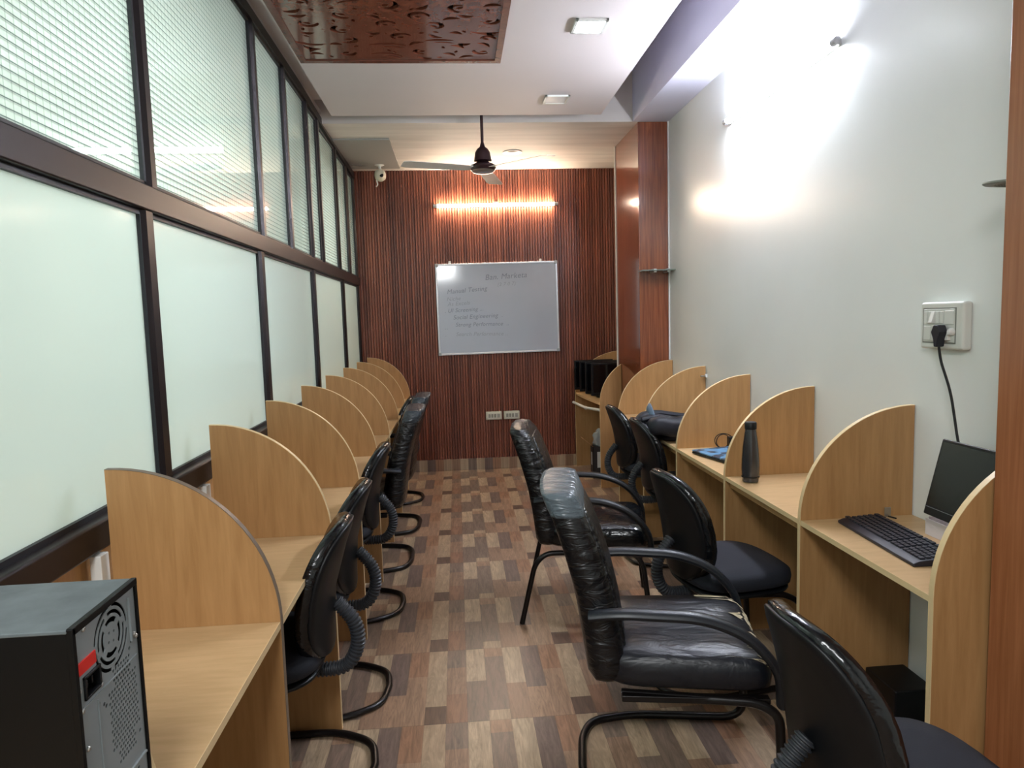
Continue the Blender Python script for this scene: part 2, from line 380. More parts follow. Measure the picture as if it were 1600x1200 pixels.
panes([YF]+UP+[YB], ZT1, lambda y: topz(y)-.055, GRID, 'wire_glass_pane')
MB().box(-.06, -.02, YF, YB-.014, 0, ZR0).build('lower_panel', PANEL, wl)
MB().box(-.30, .02-.02, YF, 5.3, 3.036, 3.062).build('head_board', CEIL, wl)
# two dark posts rising from the partition top to the back ceiling
for i, (y, h) in enumerate([(6.15, 0), (6.75, 0)]):
    mul(y-.05, y, topz(y), ZB, 'post')
# bottom rail screws and white trunking behind the dividers
for y in (1.778, 2.512):
    o = MB().box(XL-.0, XL+.028, y-.03, y+.012, .765, .955).build('cable_trunking', WHITEP, bevel=.003)
    tag(o, 'white vertical cable trunking behind the %s divider of the left row' % ('grey-edged' if y < 2 else 'second-nearest full'), 'cable trunking')

# tube lamp on the neighbour cross wall, seen blurred through the ruled glass
lamp = empty('tube_lamp', (-2.0, 4.50, 2.60)); tag(lamp, 'white tube lamp glowing through the ruled glass of the partition', 'lamp')
MB().tube([(-.6, 0, 0), (.6, 0, 0)], .016, 12).build('tube', mat('tube_glow_white', (255, 255, 255), .5, emit=(240, 250, 255), estr=40), lamp)
MB().box(-.61, .61, .005, .02, -.02, .02).build('batten', WHITEP, lamp)

# ------------------------------------------------------------------ carved ceiling panel
def carved():
    root = empty('carved_ceiling_panel', (0, 0, ZFC)); tag(root, 'red-brown lacquered ceiling panel carved with scrolls and leaves', 'ceiling panel')
    rnd = random.Random(5)
    x0, x1, y0, y1 = CX0+.03, CX1-.03, CY0+.03, CY1-.03
    st = .0072; nx, ny = int((x1-x0)/st), int((y1-y0)/st)
    X, Y = np.meshgrid(np.linspace(x0, x1, nx+1), np.linspace(y0, y1, ny+1), indexing='ij')
    Fd = np.full(X.shape, 1.0)
    def leaf(cx, cy, ang, ln, wd, bend):
        nonlocal Fd
        c, s = math.cos(ang), math.sin(ang); a = (X-cx)*c+(Y-cy)*s; b = -(X-cx)*s+(Y-cy)*c
        b = b-bend*(a*a/ln-ln*.25); tt = np.clip(1-(2*a/ln)**2, -3, 1)
        Fd = np.minimum(Fd, (np.abs(b)-wd/2*np.where(tt > 0, tt, 0))/.02+np.where(tt > 0, 0, -tt*.6))
    def scroll(cx, cy, r, wd, a0, sweep, sq=1):
        k = 14
        for i in range(k):
            t = i/k; a = a0+sweep*t; rr = r*(1-.45*t)
            leaf(cx+rr*math.cos(a), cy+rr*math.sin(a)*sq, a+PI/2, r*abs(sweep)/k*2.1+.01, wd*(.45+math.sin(PI*min(1, t+.15)))*.75, 0)
    placed = []
    def free(cx, cy, rad):
        if any(math.hypot((cx-a)*.8, (cy-b_)*1.6) < rad+q for a, b_, q in placed): return False
        placed.append((cx, cy, rad)); return True
    for kind, cnt, rad in (('scroll', 400, .085), ('long', 900, .070), ('drop', 1500, .036), ('dot', 900, .020)):
        for _ in range(cnt):
            cx, cy = rnd.uniform(x0+.05, x1-.05), rnd.uniform(y0+.04, y1-.04)
            if not free(cx, cy, rad): continue
            if kind == 'scroll':
                scroll(cx, cy, rnd.uniform(.045, .06), .026, rnd.uniform(0, 6.28), rnd.choice((-1, 1))*rnd.uniform(2.4, 3.6), .8)
                leaf(cx, cy, rnd.uniform(-.6, .6), .045, .022, 0)
            elif kind == 'long':
                a = rnd.uniform(-.35, .35); bd_ = rnd.choice((-1, 1))*rnd.uniform(.3, .9)
                leaf(cx, cy, a, rnd.uniform(.17, .24), .026, bd_)
                leaf(cx+.02, cy+.027, a+.1, .13, .016, bd_)
            elif kind == 'drop': leaf(cx, cy, rnd.uniform(-.7, .7), rnd.uniform(.07, .10), .030, rnd.choice((-1, 1))*.8)
            else: leaf(cx, cy, rnd.uniform(0, 3), .036, .018, 0)
    Fd = np.where(Fd < -.25, -.25, Fd)
    b = bmesh.new(); vc = {}
    def V(key, co):
        if key not in vc: vc[key] = b.verts.new((co[0], co[1], 0))
        return vc[key]
    for i in range(nx):
        for j in range(ny):
            cs = [(i, j), (i+1, j), (i+1, j+1), (i, j+1)]; f = [Fd[c] for c in cs]
            if max(f) <= 0: continue
            if min(f) > 0: b.faces.new([V(c, (X[c], Y[c])) for c in cs]); continue
            poly = []
            for k in range(4):
                A, B = cs[k], cs[(k+1) % 4]; fa, fb = f[k], f[(k+1) % 4]
                if fa > 0: poly.append(V(A, (X[A], Y[A])))
                if (fa > 0) != (fb > 0):
                    t = fa/(fa-fb); t = min(.97, max(.03, t)); key = (min(A, B), max(A, B))
                    poly.append(V(key, (X[A]+(X[B]-X[A])*t, Y[A]+(Y[B]-Y[A])*t)))
            if len(poly) >= 3:
                try: b.faces.new(poly)
                except ValueError: pass
    ext = bmesh.ops.extrude_face_region(b, geom=b.faces[:])
    for g in ext['geom']:
        if isinstance(g, bmesh.types.BMVert): g.co.z += .014
    mb = MB(); mb.b.free(); mb.b = b
    lac = wood('dark_red_lacquer', (104, 60, 46), (124, 74, 57), .16, 4, (6, 6, 6), coat=.6)
    mb.build('fretwork', lac, root)
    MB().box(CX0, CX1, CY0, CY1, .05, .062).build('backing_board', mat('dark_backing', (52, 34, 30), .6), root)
    e_ = .034; fr = MB(); fr.box(CX0, CX0+e_, CY0+e_, CY1-e_, -.006, .05); fr.box(CX1-e_, CX1, CY0+e_, CY1-e_, -.006, .05)
    fr.box(CX0, CX1, CY1-e_, CY1, -.006, .05); fr.box(CX0, CX1, CY0, CY0+e_, -.006, .05)
    fr.build('frame', wood('lacquer_frame', (92, 54, 44), (112, 68, 54), .25, 4, (8, 8, 8)), root)
carved()

# ------------------------------------------------------------------ lamps
def tube_light(name, loc, rz, label, strength, col, tilt=0):
    r = empty(name, loc, rz); r.rotation_euler = (0, tilt, rz); tag(r, label, 'light')
    MB().tube([(-.575, -.03, 0), (.575, -.03, 0)], .014, 16).build('tube', mat(name+'_glow', (255, 255, 255), .5, emit=col, estr=strength), r, smooth=True)
    MB().box(-.59, .59, -.012, 0, -.016, .016).build('batten', WHITEP, r, bevel=.003)
    for s in (-1, 1): MB().lathe([(.012, -.02), (.017, -.018), (.017, .018), (.012, .02)], 16, (s*.592, -.03, 0), 'x').build('end_cap', mat('lamp_holder', (190, 190, 195), .3), r, smooth=True)
    MB().box(-.02, .02, -.03, .0, .012, .035).build('clip', STEEL, r, bevel=.003)
    return r
tube_light('tube_light', (.43, YB-.012, 2.625), 0, 'warm glowing tube light on the ribbed wall above the whiteboard', TUBE_B, (255, 232, 205), tilt=-.004)
tube_light('tube_light', (XR, 3.50, 2.635), -PI/2, 'dazzling white tube light high on the right wall', TUBE_R, (236, 242, 255))
def square_light(x, y, label, strength):
    r = empty('ceiling_downlight', (x, y, ZFC)); tag(r, label, 'ceiling light', None)
    h = .082
    f = MB(); f.box(-h, h, -h, -h+.016, -.012, 0); f.box(-h, h, h-.016, h, -.012, 0); f.box(-h, -h+.016, -h, h, -.012, 0); f.box(h-.016, h, -h, h, -.012, 0)
    f.build('frame', WHITEP, r, bevel=.002)
    m = mat('diffuser_lit', (255, 255, 255), .4, emit=(240, 245, 255), estr=strength) if strength else mat('diffuser_off', (232, 230, 228), .3)
    MB().box(-h+.016, h-.016, -h+.016, h-.016, -.009, -.002).build('diffuser', m, r)
square_light(.71, 3.53, 'square ceiling light switched on, glaring white', DOWN)
square_light(.71, 4.68, 'square ceiling light switched off, farther from the camera', 0)
r = empty('recessed_spotlight', (.545, 6.21, ZB)); tag(r, 'round unlit recessed ceiling spotlight beyond the fan', 'ceiling light')
MB().lathe([(.062, -.004), (.085, -.008), (.085, 0), (.062, 0)], 32).build('rim', WHITEP, r, smooth=True)
MB().lathe([(.03, -.014), (.055, -.004), (.062, 0), (.01, 0)], 32).build('lens', mat('grey_lens', (170, 168, 166), .3), r, smooth=True)

# ------------------------------------------------------------------ ceiling fan
fan = empty('ceiling_fan', (.235, 5.16, 0)); tag(fan, 'dark brown ceiling fan with pale blades on a long downrod', 'ceiling fan')
FB = mat('fan_brown', (44, 24, 28), .3, .1); FW = mat('fan_blade_cream', (222, 218, 212), .35)
MB().tube([(0, 0, 2.72), (0, 0, ZT)], .011, 14).build('downrod', FB, fan, smooth=True)
MB().lathe([(.012, 2.79), (.020, 2.76), (.040, 2.745), (.055, 2.72), (.062, 2.675), (.066, 2.66), (.05, 2.655), (.02, 2.652)], 28).build('canopy', FB, fan, smooth=True)
hub = MB().lathe([(.03, 2.66), (.055, 2.645), (.092, 2.628), (.098, 2.612), (.09, 2.598), (.07, 2.585), (.03, 2.578), (.005, 2.577)], 32).build('motor_housing', FB, fan, smooth=True)
MB().lathe([(.082, 2.5925), (.084, 2.590), (.072, 2.5795), (.055, 2.5745), (.030, 2.5715), (.004, 2.5705)], 32).build('trim_ring', STEEL, hub, smooth=True)
for k in range(3):
    a = R_(198+120*k); bl = MB()
    pts = [(.09, -.045), (.2, -.058), (.56, -.065), (.60, -.05), (.60, .05), (.56, .065), (.2, .058), (.09, .045)]
    bl.prism(pts, 'z', 2.604, 2.608); bl.xf(Matrix.Rotation(a, 4, 'Z') @ Matrix.Translation((0, 0, 2.606)) @ Matrix.Rotation(R_(7), 4, 'X') @ Matrix.Translation((0, 0, -2.606)))
    bl.build('blade', FW, fan)

# ------------------------------------------------------------------ whiteboard
wbd = empty('whiteboard', (.42, YB-.014, 1.62)); tag(wbd, 'whiteboard with faint handwriting hung on the ribbed back wall', 'whiteboard')
wbd.rotation_euler = (R_(-1.0), R_(-.4), 0)
MB().box(-.595, .595, -.014, -.008, -.445, .445).build('writing_surface', mat('glossy_grey_white', (178, 187, 202), .10, var=.03, vscale=1.5, bump=.06, bscale=2.5, coat=.6), wbd)
f = MB()
f.box(-.605, .605, -.02, 0, .432, .45); f.box(-.605, .605, -.02, 0, -.45, -.432); f.box(-.605, -.588, -.02, 0, -.45, .45); f.box(.588, .605, -.02, 0, -.45, .45)
f.build('frame', mat('aluminium_frame', (196, 200, 204), .35, .6), wbd, bevel=.003)
for x in (-.46, .44): MB().box(x-.012, x+.012, -.012, .004, .445, .475).build('hanging_clip', WHITEP, wbd, bevel=.002)
for sx in (-1, 1):
    for sz in (-1, 1): MB().box(sx*.592-.016, sx*.592+.016, -.023, 0, sz*.437-.016, sz*.437+.016).build('corner_cap', mat('corner_plastic', (150, 156, 160), .4), wbd, bevel=.004)
ink = mat('faint_marker', (128, 134, 150), .6); ink2 = mat('faded_marker', (148, 154, 168), .6)
def write(txt, x, z, size, m, rot=0.0):
    c = bpy.data.curves.new('handwriting', 'FONT'); c.body = txt; c.size = size; c.shear = .25; c.space_character = 1.05
    tmp = bpy.data.objects.new('tmp', c); COL.objects.link(tmp); bpy.context.view_layer.update()
    me = bpy.data.meshes.new_from_object(tmp); bpy.data.objects.remove(tmp); bpy.data.curves.remove(c)
    o = bpy.data.objects.new('lettering', me); COL.objects.link(o); me.materials.clear(); me.materials.append(m)
    o.parent = wbd; o.location = (x, -.0150, z); o.rotation_euler = (PI/2, -rot, 0)
write('Ban. Marketa', -.12, .28, .075, ink, .04); write('(2 7 0 7)', .0, .215, .05, ink2, .05)
write('Manual Testing', -.50, .155, .062, ink, .06); write('Niche', -.505, .085, .055, ink2, .05)
write('As Excels', -.50, .035, .055, ink2, .05); write('. UI Screening ...', -.53, -.03, .055, ink, .03)
write('Social Engineering  .', -.45, -.098, .058, ink, .02); write('Strong Performance  ..', -.43, -.168, .055, ink, -.01)
write('Search Performance ..', -.43, -.262, .055, ink2, -.02); write('--', -.54, -.2, .05, ink2); write('-', -.54, -.27, .05, ink2)

# ------------------------------------------------------------------ sockets on the back wall
for i, (x, lb) in enumerate([(.345, 'white socket plate low on the back wall, the one nearer the partition'), (.525, 'white socket plate low on the back wall, the one nearer the pillar')]):
    r = empty('socket_plate', (x, YB-.012, .545)); tag(r, lb, 'socket', None)
    MB().box(-.08, .08, -.028, 0, -.042, .042).build('back_box', mat('ivory_box', (206, 204, 184), .4), r, bevel=.006)
    MB().box(-.068, .068, -.034, -.026, -.031, .031).build('face_plate', mat('ivory_face', (214, 212, 196), .4), r, bevel=.003)
    for q in (-.045, -.016, .013): 
        m_ = MB(); m_.box(q-.010, q+.010, -.038, -.032, -.018, .018); m_.build('rocker_switch' if q < 0 else 'socket_module', mat('grey_detail', (150, 148, 136), .4), r, bevel=.002)
    MB().box(.034, .060, -.037, -.032, -.02, .02).build('socket_module', mat('grey_detail2', (164, 162, 150), .4), r, bevel=.002)

# ------------------------------------------------------------------ cctv camera
r = empty('security_camera', (-.655, 6.62, ZB)); tag(r, 'small white security camera on the back ceiling beside the partition', 'security camera')
MB().lathe([(.045, 0), (.045, -.012), (.03, -.02), (.012, -.024)], 24).build('mount', WHITEP, r, smooth=True)
MB().tube([(0, 0, -.02), (.005, -.01, -.06)], .012, 10).build('neck', WHITEP, r, smooth=True)
bd = MB(); bd.lathe([(.005, -.055), (.035, -.05), (.05, -.03), (.053, .0), (.048, .028), (.03, .045), (.005, .05)], 24)
bd.xf(Matrix.Translation((.005, -.015, -.105)) @ Matrix.Rotation(R_(60), 4, 'X')); bd.build('dome', mat('camera_cream', (216, 210, 190), .35), r, smooth=True)
ln = MB(); ln.lathe([(.016, -.004), (.018, .004), (.01, .008)], 16); ln.xf(Matrix.Translation((.022, -.062, -.118)) @ Matrix.Rotation(R_(75), 4, 'X')); ln.build('lens', BLACK, r, smooth=True)
MB().tube(fillet([(0, .02, -.01), (-.08, .03, -.005), (-.18, .0, -.02), (-.255, -.02, -.012)], .05), .004, 6).build('cable', mat('grey_cable', (120, 116, 110), .5), r)
MB().tube(fillet([(-.01, .0, -.1), (-.035, -.01, -.14), (-.02, -.01, -.19), (-.035, -.02, -.21)], .03), .006, 6).build('connector_lead', WHITEP, r)

# ------------------------------------------------------------------ cubicle dividers
DW, DH, DT = .405, 1.168, .018
def outline(w, h=DH, z0=.75, n=22):
    pts = [(0, 0), (w, 0)]
    pts += [(w*math.cos(PI/2*i/n), z0+(h-z0)*math.sin(PI/2*i/n)) for i in range(n+1)]
    return pts
def divider(sgn, y, x_back, label, w=DW, h=DH, band=BAND, group=None, z0=.75):
    r = empty('desk_divider', (x_back, y, 0)); tag(r, label, 'divider', group)
    o = [(sgn*a, c) for a, c in outline(w, h, z0)]
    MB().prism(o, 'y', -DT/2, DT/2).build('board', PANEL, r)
    e = MB(); t = .0018; L1 = [(w, .0)]+[(w*math.cos(PI/2*i/22), z0+(h-z0)*math.sin(PI/2*i/22)) for i in range(23)]
    V0 = []
    for i, (a, c) in enumerate(L1):
        p = Vector(L1[max(0, i-1)]); q = Vector(L1[min(len(L1)-1, i+1)]); d = (q-p).normalized(); nx, nz = d.y, -d.x
        V0.append([e.b.verts.new((sgn*(a+nx*k), yy, c+nz*k)) for k, yy in ((0.0, -DT/2-.0004), (t, -DT/2-.0004), (t, DT/2+.0004), (0.0, DT/2+.0004))])
    for A, B in zip(V0, V0[1:]):
        for j in range(4): e.b.faces.new((A[j], A[(j+1) % 4], B[(j+1) % 4], B[j]))
    e.b.faces.new(V0[0]); e.b.faces.new(V0[-1][::-1])
    eb = e.build('edge_band', band, r)
    if band is BANDD: eb['label'] = 'dark grey edge band'
    return r
YL0, DLY, YR0, DRY = 1.044, .7336, 1.675, .7105
lnames = ['tan divider behind the computer case, nearest of the left row', 'tan divider with dark grey edge strip beside the computer case',
          'second full divider of the left row, pale curved edge', 'third full divider of the left row', 'fourth full divider of the left row',
          'fifth full divider of the left row', 'sixth full divider of the left row', 'seventh full divider of the left row, with a dark stain', 'last divider of the left row, against the ribbed wall']
LY = [YL0+DLY*k for k in range(9)]; LY[8] = 6.89
for k, y in enumerate(LY): divider(1, y, -.886, lnames[k], band=BANDD if k == 1 else BAND, group='dividers of the left desk row')
rnames = ['tan divider touching the orange-brown pillar, right of the keyboard', 'tan divider between the keyboard desk and the bottle desk', 'tan divider between the bottle desk and the laptop desk',
          'tan divider between the laptop desk and the bag', 'tan divider behind the navy bag', 'tan divider in front of the red-brown pillar', 'tan divider half hidden by the red-brown pillar', 'last divider of the right row, behind the stack of monitors']
RY = [YR0+DRY*k for k in range(8)]; RY[6] = 5.93; RY[7] = 6.88
for k, y in enumerate(RY):
    xb, w_ = (XR-.004, XR-.004-1.2276)
    if k == 6: xb, w_ = 1.424, 1.424-1.2276
    if k == 6:
        # only its front part stands clear of the pillar: cut the same quarter curve at the pillar face
        r = empty('desk_divider', (XR-.004, y, 0)); tag(r, rnames[k], 'divider', 'dividers of the right desk row')
        W = XR-.004-1.2276; cut = XR-.004-1.421
        pts = [(cut, 0), (W, 0)]+[(W*math.cos(a), .75+(DH-.01-.75)*math.sin(a)) for a in [PI/2*i/30 for i in range(31)] if W*math.cos(a) > cut]
        zc = .75+(DH-.01-.75)*math.sqrt(1-(cut/W)**2); pts.append((cut, zc))
        MB().prism([(-a, c) for a, c in pts], 'y', -DT/2, DT/2).build('board', PANEL, r)
        arc = [(-a, 0, c) for a, c in pts[1:]]
        MB().tube(arc, 1, 4, sq=(.0092, .0016)).build('edge_band', BAND, r)
        continue
    if k == 7: w_ = XR-.004-1.175
    divider(-1, y, xb, rnames[k], w=w_, h=1.158, group='dividers of the right desk row')

# ------------------------------------------------------------------ desktops
def desktop(x0, x1, y0, y1, label, group, edge_side, lip=False):
    r = empty('desktop', ((x0+x1)/2, (y0+y1)/2, .75)); tag(r, label, 'desk', group)
    cx, cy = (x0+x1)/2, (y0+y1)/2
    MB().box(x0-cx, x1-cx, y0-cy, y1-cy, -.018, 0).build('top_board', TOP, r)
    ex = (x1-cx) if edge_side > 0 else (x0-cx)
    MB().box(min(ex, ex+edge_side*.0016), max(ex, ex+edge_side*.0016), y0-cy, y1-cy, -.0182, .0002).build('edge_band', BAND, r)
    if lip:
        MB().box(ex-edge_side*.03-.009, ex-edge_side*.03+.009, y0-cy+.02, y1-cy-.001, -.052, -.0185).build('support_batten', PANEL, r)
    return r
h = DT/2+.0006
lt = ['bare tan desktop under the computer case', 'bare tan desktop just past the computer case', 'second bare desktop past the computer case', 'third bare desktop past the computer case',
      'fourth bare desktop past the computer case', 'fifth bare desktop past the computer case', 'sixth bare desktop past the computer case', 'last bare desktop of the left row, below the ribbed wall']
desktop(XL+.002, -.483, .25, LY[0]-h, lt[0], 'desktops of the left row', 1)
for k in range(8): desktop(XL+.002, -.483, LY[k]+h, LY[k+1]-h, (lt[1:]+['x'])[k] if k < 7 else lt[7], 'desktops of the left row', 1) if k < 7 else desktop(XL+.002, -.483, LY[7]+h, LY[8]-h, 'shadowed desktop at the far end of the left row, beside the ribbed wall', 'desktops of the left row', 1)
rl = ['tan desktop holding the keyboard and monitor', 'tan desktop holding the dark bottle', 'tan desktop holding the blue laptop', 'tan desktop holding the navy bag', 'empty tan desktop just before the red-brown pillar', 'narrow tan desktop beside the red-brown pillar']
for k in range(5): desktop(1.2296, XR-.004, RY[k]+h, RY[k+1]-h, rl[k], 'desktops of the right row', -1, lip=k >= 1)
# curved shelf holding the monitors
r = empty('curved_shelf', (0, 0, 0)); tag(r, 'curved-front tan shelf carrying the row of dark monitors', 'shelf')
ya, yb = RY[6]+h, RY[7]-h
pts = [(XR-.004, ya), (1.235, ya)]+[(1.235-.05*math.sin(PI/2*t)-.0*t, ya+(yb-ya)*t) for t in [i/10 for i in range(1, 11)]]+[(XR-.004, yb)]
pts = [(XR-.002, yb), (XR-.002, 6.09), (1.43, 6.09), (1.43, ya)]+[(1.238-.06*math.sin(PI/2*i/10), ya+(yb-ya)*i/10) for i in range(11)]
MB().prism(pts, 'z', .732, .75).build('board', TOP, r)
# white rod below the shelf
r = empty('white_pipe', (0, 0, 0)); tag(r, 'short white plastic pipe under the curved shelf', 'pipe')
MB().tube([(1.150, 6.86, .655), (1.19, 6.4, .655), (1.232, 5.945, .69)], .013, 12).build('pipe', WHITEP, r, smooth=True)
MB().lathe([(.015, -.02), (.016, -.015), (.016, .015), (.015, .02)], 14, (1.19, 6.4, .655), 'y').build('pipe_clip', WHITEP, r, smooth=True)

# stack of monitors
for i, y in enumerate([6.72, 6.55, 6.38, 6.20]):
    r = empty('monitor', (1.33+.02*i, y, .752), R_(4+2*i))
    tag(r, 'dark switched-off monitor, %s in the row on the curved shelf' % ['deepest', 'second deepest', 'second nearest', 'nearest'][i], 'monitor', 'monitors on the curved shelf')
    MB().box(-.19, .20, -.012, .012, .045, .335).build('casing', BLACK, r, bevel=.004)
    MB().box(-.175, .185, -.0135, -.0125, .07, .32).build('screen', mat('dead_screen', (12, 13, 16), .12), r)
    MB().box(-.03, .03, .012, .03, .01, .16).build('stand_neck', BLACK, r, bevel=.003)
    MB().lathe([(.075, 0), (.075, .006), (.05, .012), (.02, .014)], 24, (0, .02, 0)).build('stand_foot', BLACK, r, smooth=True)

# cardboard box with a plastic bag beneath the shelf
r = empty('cardboard_box', (1.30, 6.35, 0)); tag(r, 'open printed cardboard box on the floor under the curved shelf', 'box')
cb = MB(); cb.box(-.07, .09, -.06, -.055, 0, .30); cb.box(-.07, .09, .055, .06, 0, .30); cb.box(-.07, -.065, -.06, .06, 0, .30); cb.box(.085, .09, -.06, .06, 0, .30); cb.box(-.07, .09, -.06, .06, 0, .005)
cb.build('carton', mat('dark_carton', (52, 46, 46), .6), r)
MB().box(-.072, -.0705, -.055, .055, .02, .05).box(-.065, .085, -.0615, -.0605, .02, .05).build('red_stripe', mat('red_print', (150, 40, 30), .5), r)
MB().box(-.0718, -.0704, -.02, .02, .12, .24).box(-.03, .03, -.0615, -.0605, .10, .25).build('white_label', WHITEP, r)
fl = MB(); fl.box(-.12, 0, -.06, .06, -.002, .002); fl.xf(Matrix.Translation((-.068, 0, .30)) @ Matrix.Rotation(R_(40), 4, 'Y')); fl.build('flap', mat('kraft_card', (170, 124, 78), .8), r)
pb = MB(); pb.pad(.13, .10, .12, corner=.8, crown=.6, fn=lambda c: (c.x+.01, c.y, c.z+.36)); 
for v in pb.b.verts: v.co += Vector((math.sin(v.co.z*90+v.co.y*60), math.cos(v.co.x*80), math.sin(v.co.x*70+v.co.y*50)))*.008
o = pb.build('plastic_bag', mat('milky_plastic', (176, 182, 184), .25), smooth=True, loc=(1.30, 6.35, 0)); tag(o, 'crumpled clear plastic bag in the open cardboard box', 'plastic bag')

# ------------------------------------------------------------------ task chairs
def bellows(path, r0, parent):
    P = fillet(path, .12, 8)
    # resample
    pts = [P[0]]; step = .0029
    for a, b_ in zip(P, P[1:]):
        d = (b_-a).length; k = max(1, int(d/step))
        for i in range(1, k+1): pts.append(a.lerp(b_, i/k))
    rr = [r0*(1.0 if (i//2) % 2 else .82) for i in range(len(pts))]
    return MB().tube(pts, rr, 14).build('bellows', BELL, parent, smooth=True)
def task_chair(loc, rz, label, wrapped=False, sc=1.0, group=None):
    r = empty('task_chair', loc, rz); tag(r, label, 'chair', group); r.scale = (1, 1, sc)
    MB().pad(.44, .45, .075, corner=.62, crown=.35, fn=lambda c: (c.x+.0, c.y, c.z+.455-.05*max(0, (c.x-.13))**1*1.5)).build('seat', FABRIC, r, smooth='all')
    MB().pad(.42, .43, .02, corner=.62, crown=0, fn=lambda c: (c.x, c.y, c.z+.405)).build('seat_shell', BLACK, r, smooth='all')
    def bk(c):
        # local: x->up, y->width, z->thickness
        u_, y, th = c.x, c.y, c.z
        wn = 1-.16*((u_/.2)**2 if u_ > 0 else (u_/.2)**2*.9)
        cv = .045*(y/.2)**2
        z = .66+u_*.985; x = -.256-(u_*.19)+th*.9+cv+.03*math.cos(u_/.2*1.4)
        return (x, y*wn, z)
    MB().pad(.46, .40, .06, corner=.62, crown=.2, fn=bk).build('backrest', WRAP, r, smooth='all')
    def bk2(c):
        x, y, z = bk(Vector((c.x, c.y, c.z-.027))); return (x, y, z)
    MB().pad(.44, .38, .02, corner=.62, crown=.0, fn=bk2).build('back_shell', BLACK, r, smooth='all')
    bellows([(-.06, 0, .385), (-.18, 0, .365), (-.285, 0, .37), (-.325, 0, .45), (-.315, 0, .53), (-.255, 0, .60)], .025, r)
    Q = [(-.02, -.16, .392), (.14, -.20, .392), (.215, -.21, .34), (.235, -.215, .014), (-.20, -.215, .014), (-.34, -.13, .014), (-.355, 0, .014)]
    path = fillet(Q, .07, 5); mirror = [Vector((p.x, -p.y, p.z)) for p in path[::-1][1:]]
    MB().tube([*path, *mirror], 1, 10, sq=(.014, .012)).build('cantilever_frame', TUBEM, r, smooth=True)
    MB().box(-.06, .12, -.17, .17, .385, .397).build('seat_plate', TUBEM, r, bevel=.003)
    return r
PIr = PI
gl, gr = 'task chairs along the left desks', 'task chairs along the right desks'
task_chair((-.685, 2.25, 0), PI+R_(1), 'black task chair nearest the camera on the left, tucked below the desktop', group=gl)
task_chair((-.685, 2.765, 0), PI, 'black task chair just past the nearest one on the left', group=gl)
task_chair((-.69, 3.62, 0), PI, 'third black task chair from the camera on the left, before the tape-patched armchair', group=gl)
task_chair((-.69, 5.86, 0), PI, 'black task chair at the far end of the left row, mostly hidden', group=gl)
task_chair((.975, 1.37, 0), R_(3), 'black task chair at the bottom right corner, beside the orange-brown pillar', group=gr)
task_chair((1.10, 2.745, 0), R_(9), 'black task chair at the bottle desk, seat turned toward it', group=gr)
task_chair((1.37, 4.15, 0), R_(2), 'black task chair under the navy bag', group=gr)
task_chair((1.36, 4.79, 0), R_(2), 'black task chair farthest along the right desks', group=gr)

# ------------------------------------------------------------------ armchairs
def arm_chair(loc, rz, label, base='sled', seatm=LEATHS, topm=None, torn=False, group=None, backm=LEATH):
    r = empty('armchair', loc, rz); tag(r, label, 'chair', group)
    def st(c):
        return (c.x, c.y*(1+.05*c.x/.25), c.z+.425-.012*math.cos(c.y*14)-.3*max(0, c.x-.20)**1.0*.5)
    seat = MB().pad(.52, .50, .115, corner=.30, crown=.22, fn=st).build('seat', seatm, r, smooth='all')
    W = .245
    def bk(c):
        u_, y, th = c.x, c.y, c.z
        t = (u_+.37)/.74
        x = -.235-.145*t+.03*math.sin(PI*t)+th*(1-.15*t); z = .375+.60*t
        wn = 1-.14*t*t; return (x-.02*(1-(y/.25)**2)*(0 if th > 0 else 1), y*wn, z)
    back = MB().pad(.74, .48, .112, corner=.26, crown=.12, fn=bk).build('backrest', backm, r, smooth='all')
    if topm:
        MB().pad(.11, .465, .117, corner=.3, crown=.12, fn=lambda c: bk(Vector((c.x+.325, c.y*1.03, c.z)))).build('back_top_cover', topm, back, smooth='all', label='grey film wrapped over the top edge')
    # front face panel seam
    MB().pad(.62, .36, .02, corner=.3, crown=.3, fn=lambda c: bk(Vector((c.x-.0, c.y, c.z+.058)))).build('back_pad', backm, back, smooth='all')
    for s in (-1, 1):
        y = s*.275
        pth = fillet([(-.295, y*.95, .625), (-.20, y, .640), (.04, y, .630), (.17, y, .575), (.255, y, .47), (.262, y*.96, .36)], .11, 6)
        k = len(pth); rr = [1.0-.25*abs(i/(k-1)-.35) for i in range(k)]
        MB().tube(pth, rr, 12, sq=(.027, .017)).build('armrest', BLACK if not topm else mat('blue_black_arm', (26, 31, 38), .4), r, smooth=True)
    if base == 'sled':
        Q = [(-.20, -.20, .352), (.20, -.235, .352), (.262, -.245, .32), (.275, -.25, .016), (-.14, -.25, .016), (-.29, -.20, .016), (-.325, -.10, .016), (-.325, 0, .016)]
        path = fillet(Q, .08, 6); mir = [Vector((p.x, -p.y, p.z)) for p in path[::-1][1:]]
        MB().tube([*path, *mir], .0145, 12).build('cantilever_frame', TUBEM, r, smooth=True)
        MB().box(-.20, .24, -.235, -.205, .342, .362).box(-.20, .24, .205, .235, .342, .362).box(-.2, .22, -.01, .01, .345, .36).build('seat_rail', TUBEM, r, bevel=.003)
    else:
        for s in (-1, 1):
            MB().tube(fillet([(-.02, s*.20, .352), (-.25, s*.225, .352), (-.305, s*.235, .30), (-.375, s*.25, 0.0)], .06, 5), .013, 10).build('leg', TUBEM, r, smooth=True)
            MB().tube(fillet([(-.02, s*.20, .352), (.19, s*.225, .352), (.225, s*.235, .30), (.26, s*.25, 0.0)], .06, 5), .013, 10).build('leg', TUBEM, r, smooth=True)
        MB().box(-.2, .2, -.215, -.195, .345, .36).box(-.2, .2, .195, .215, .345, .36).build('seat_rail', TUBEM, r, bevel=.003)
    return r, seat, back
ga = 'black leatherette armchairs'
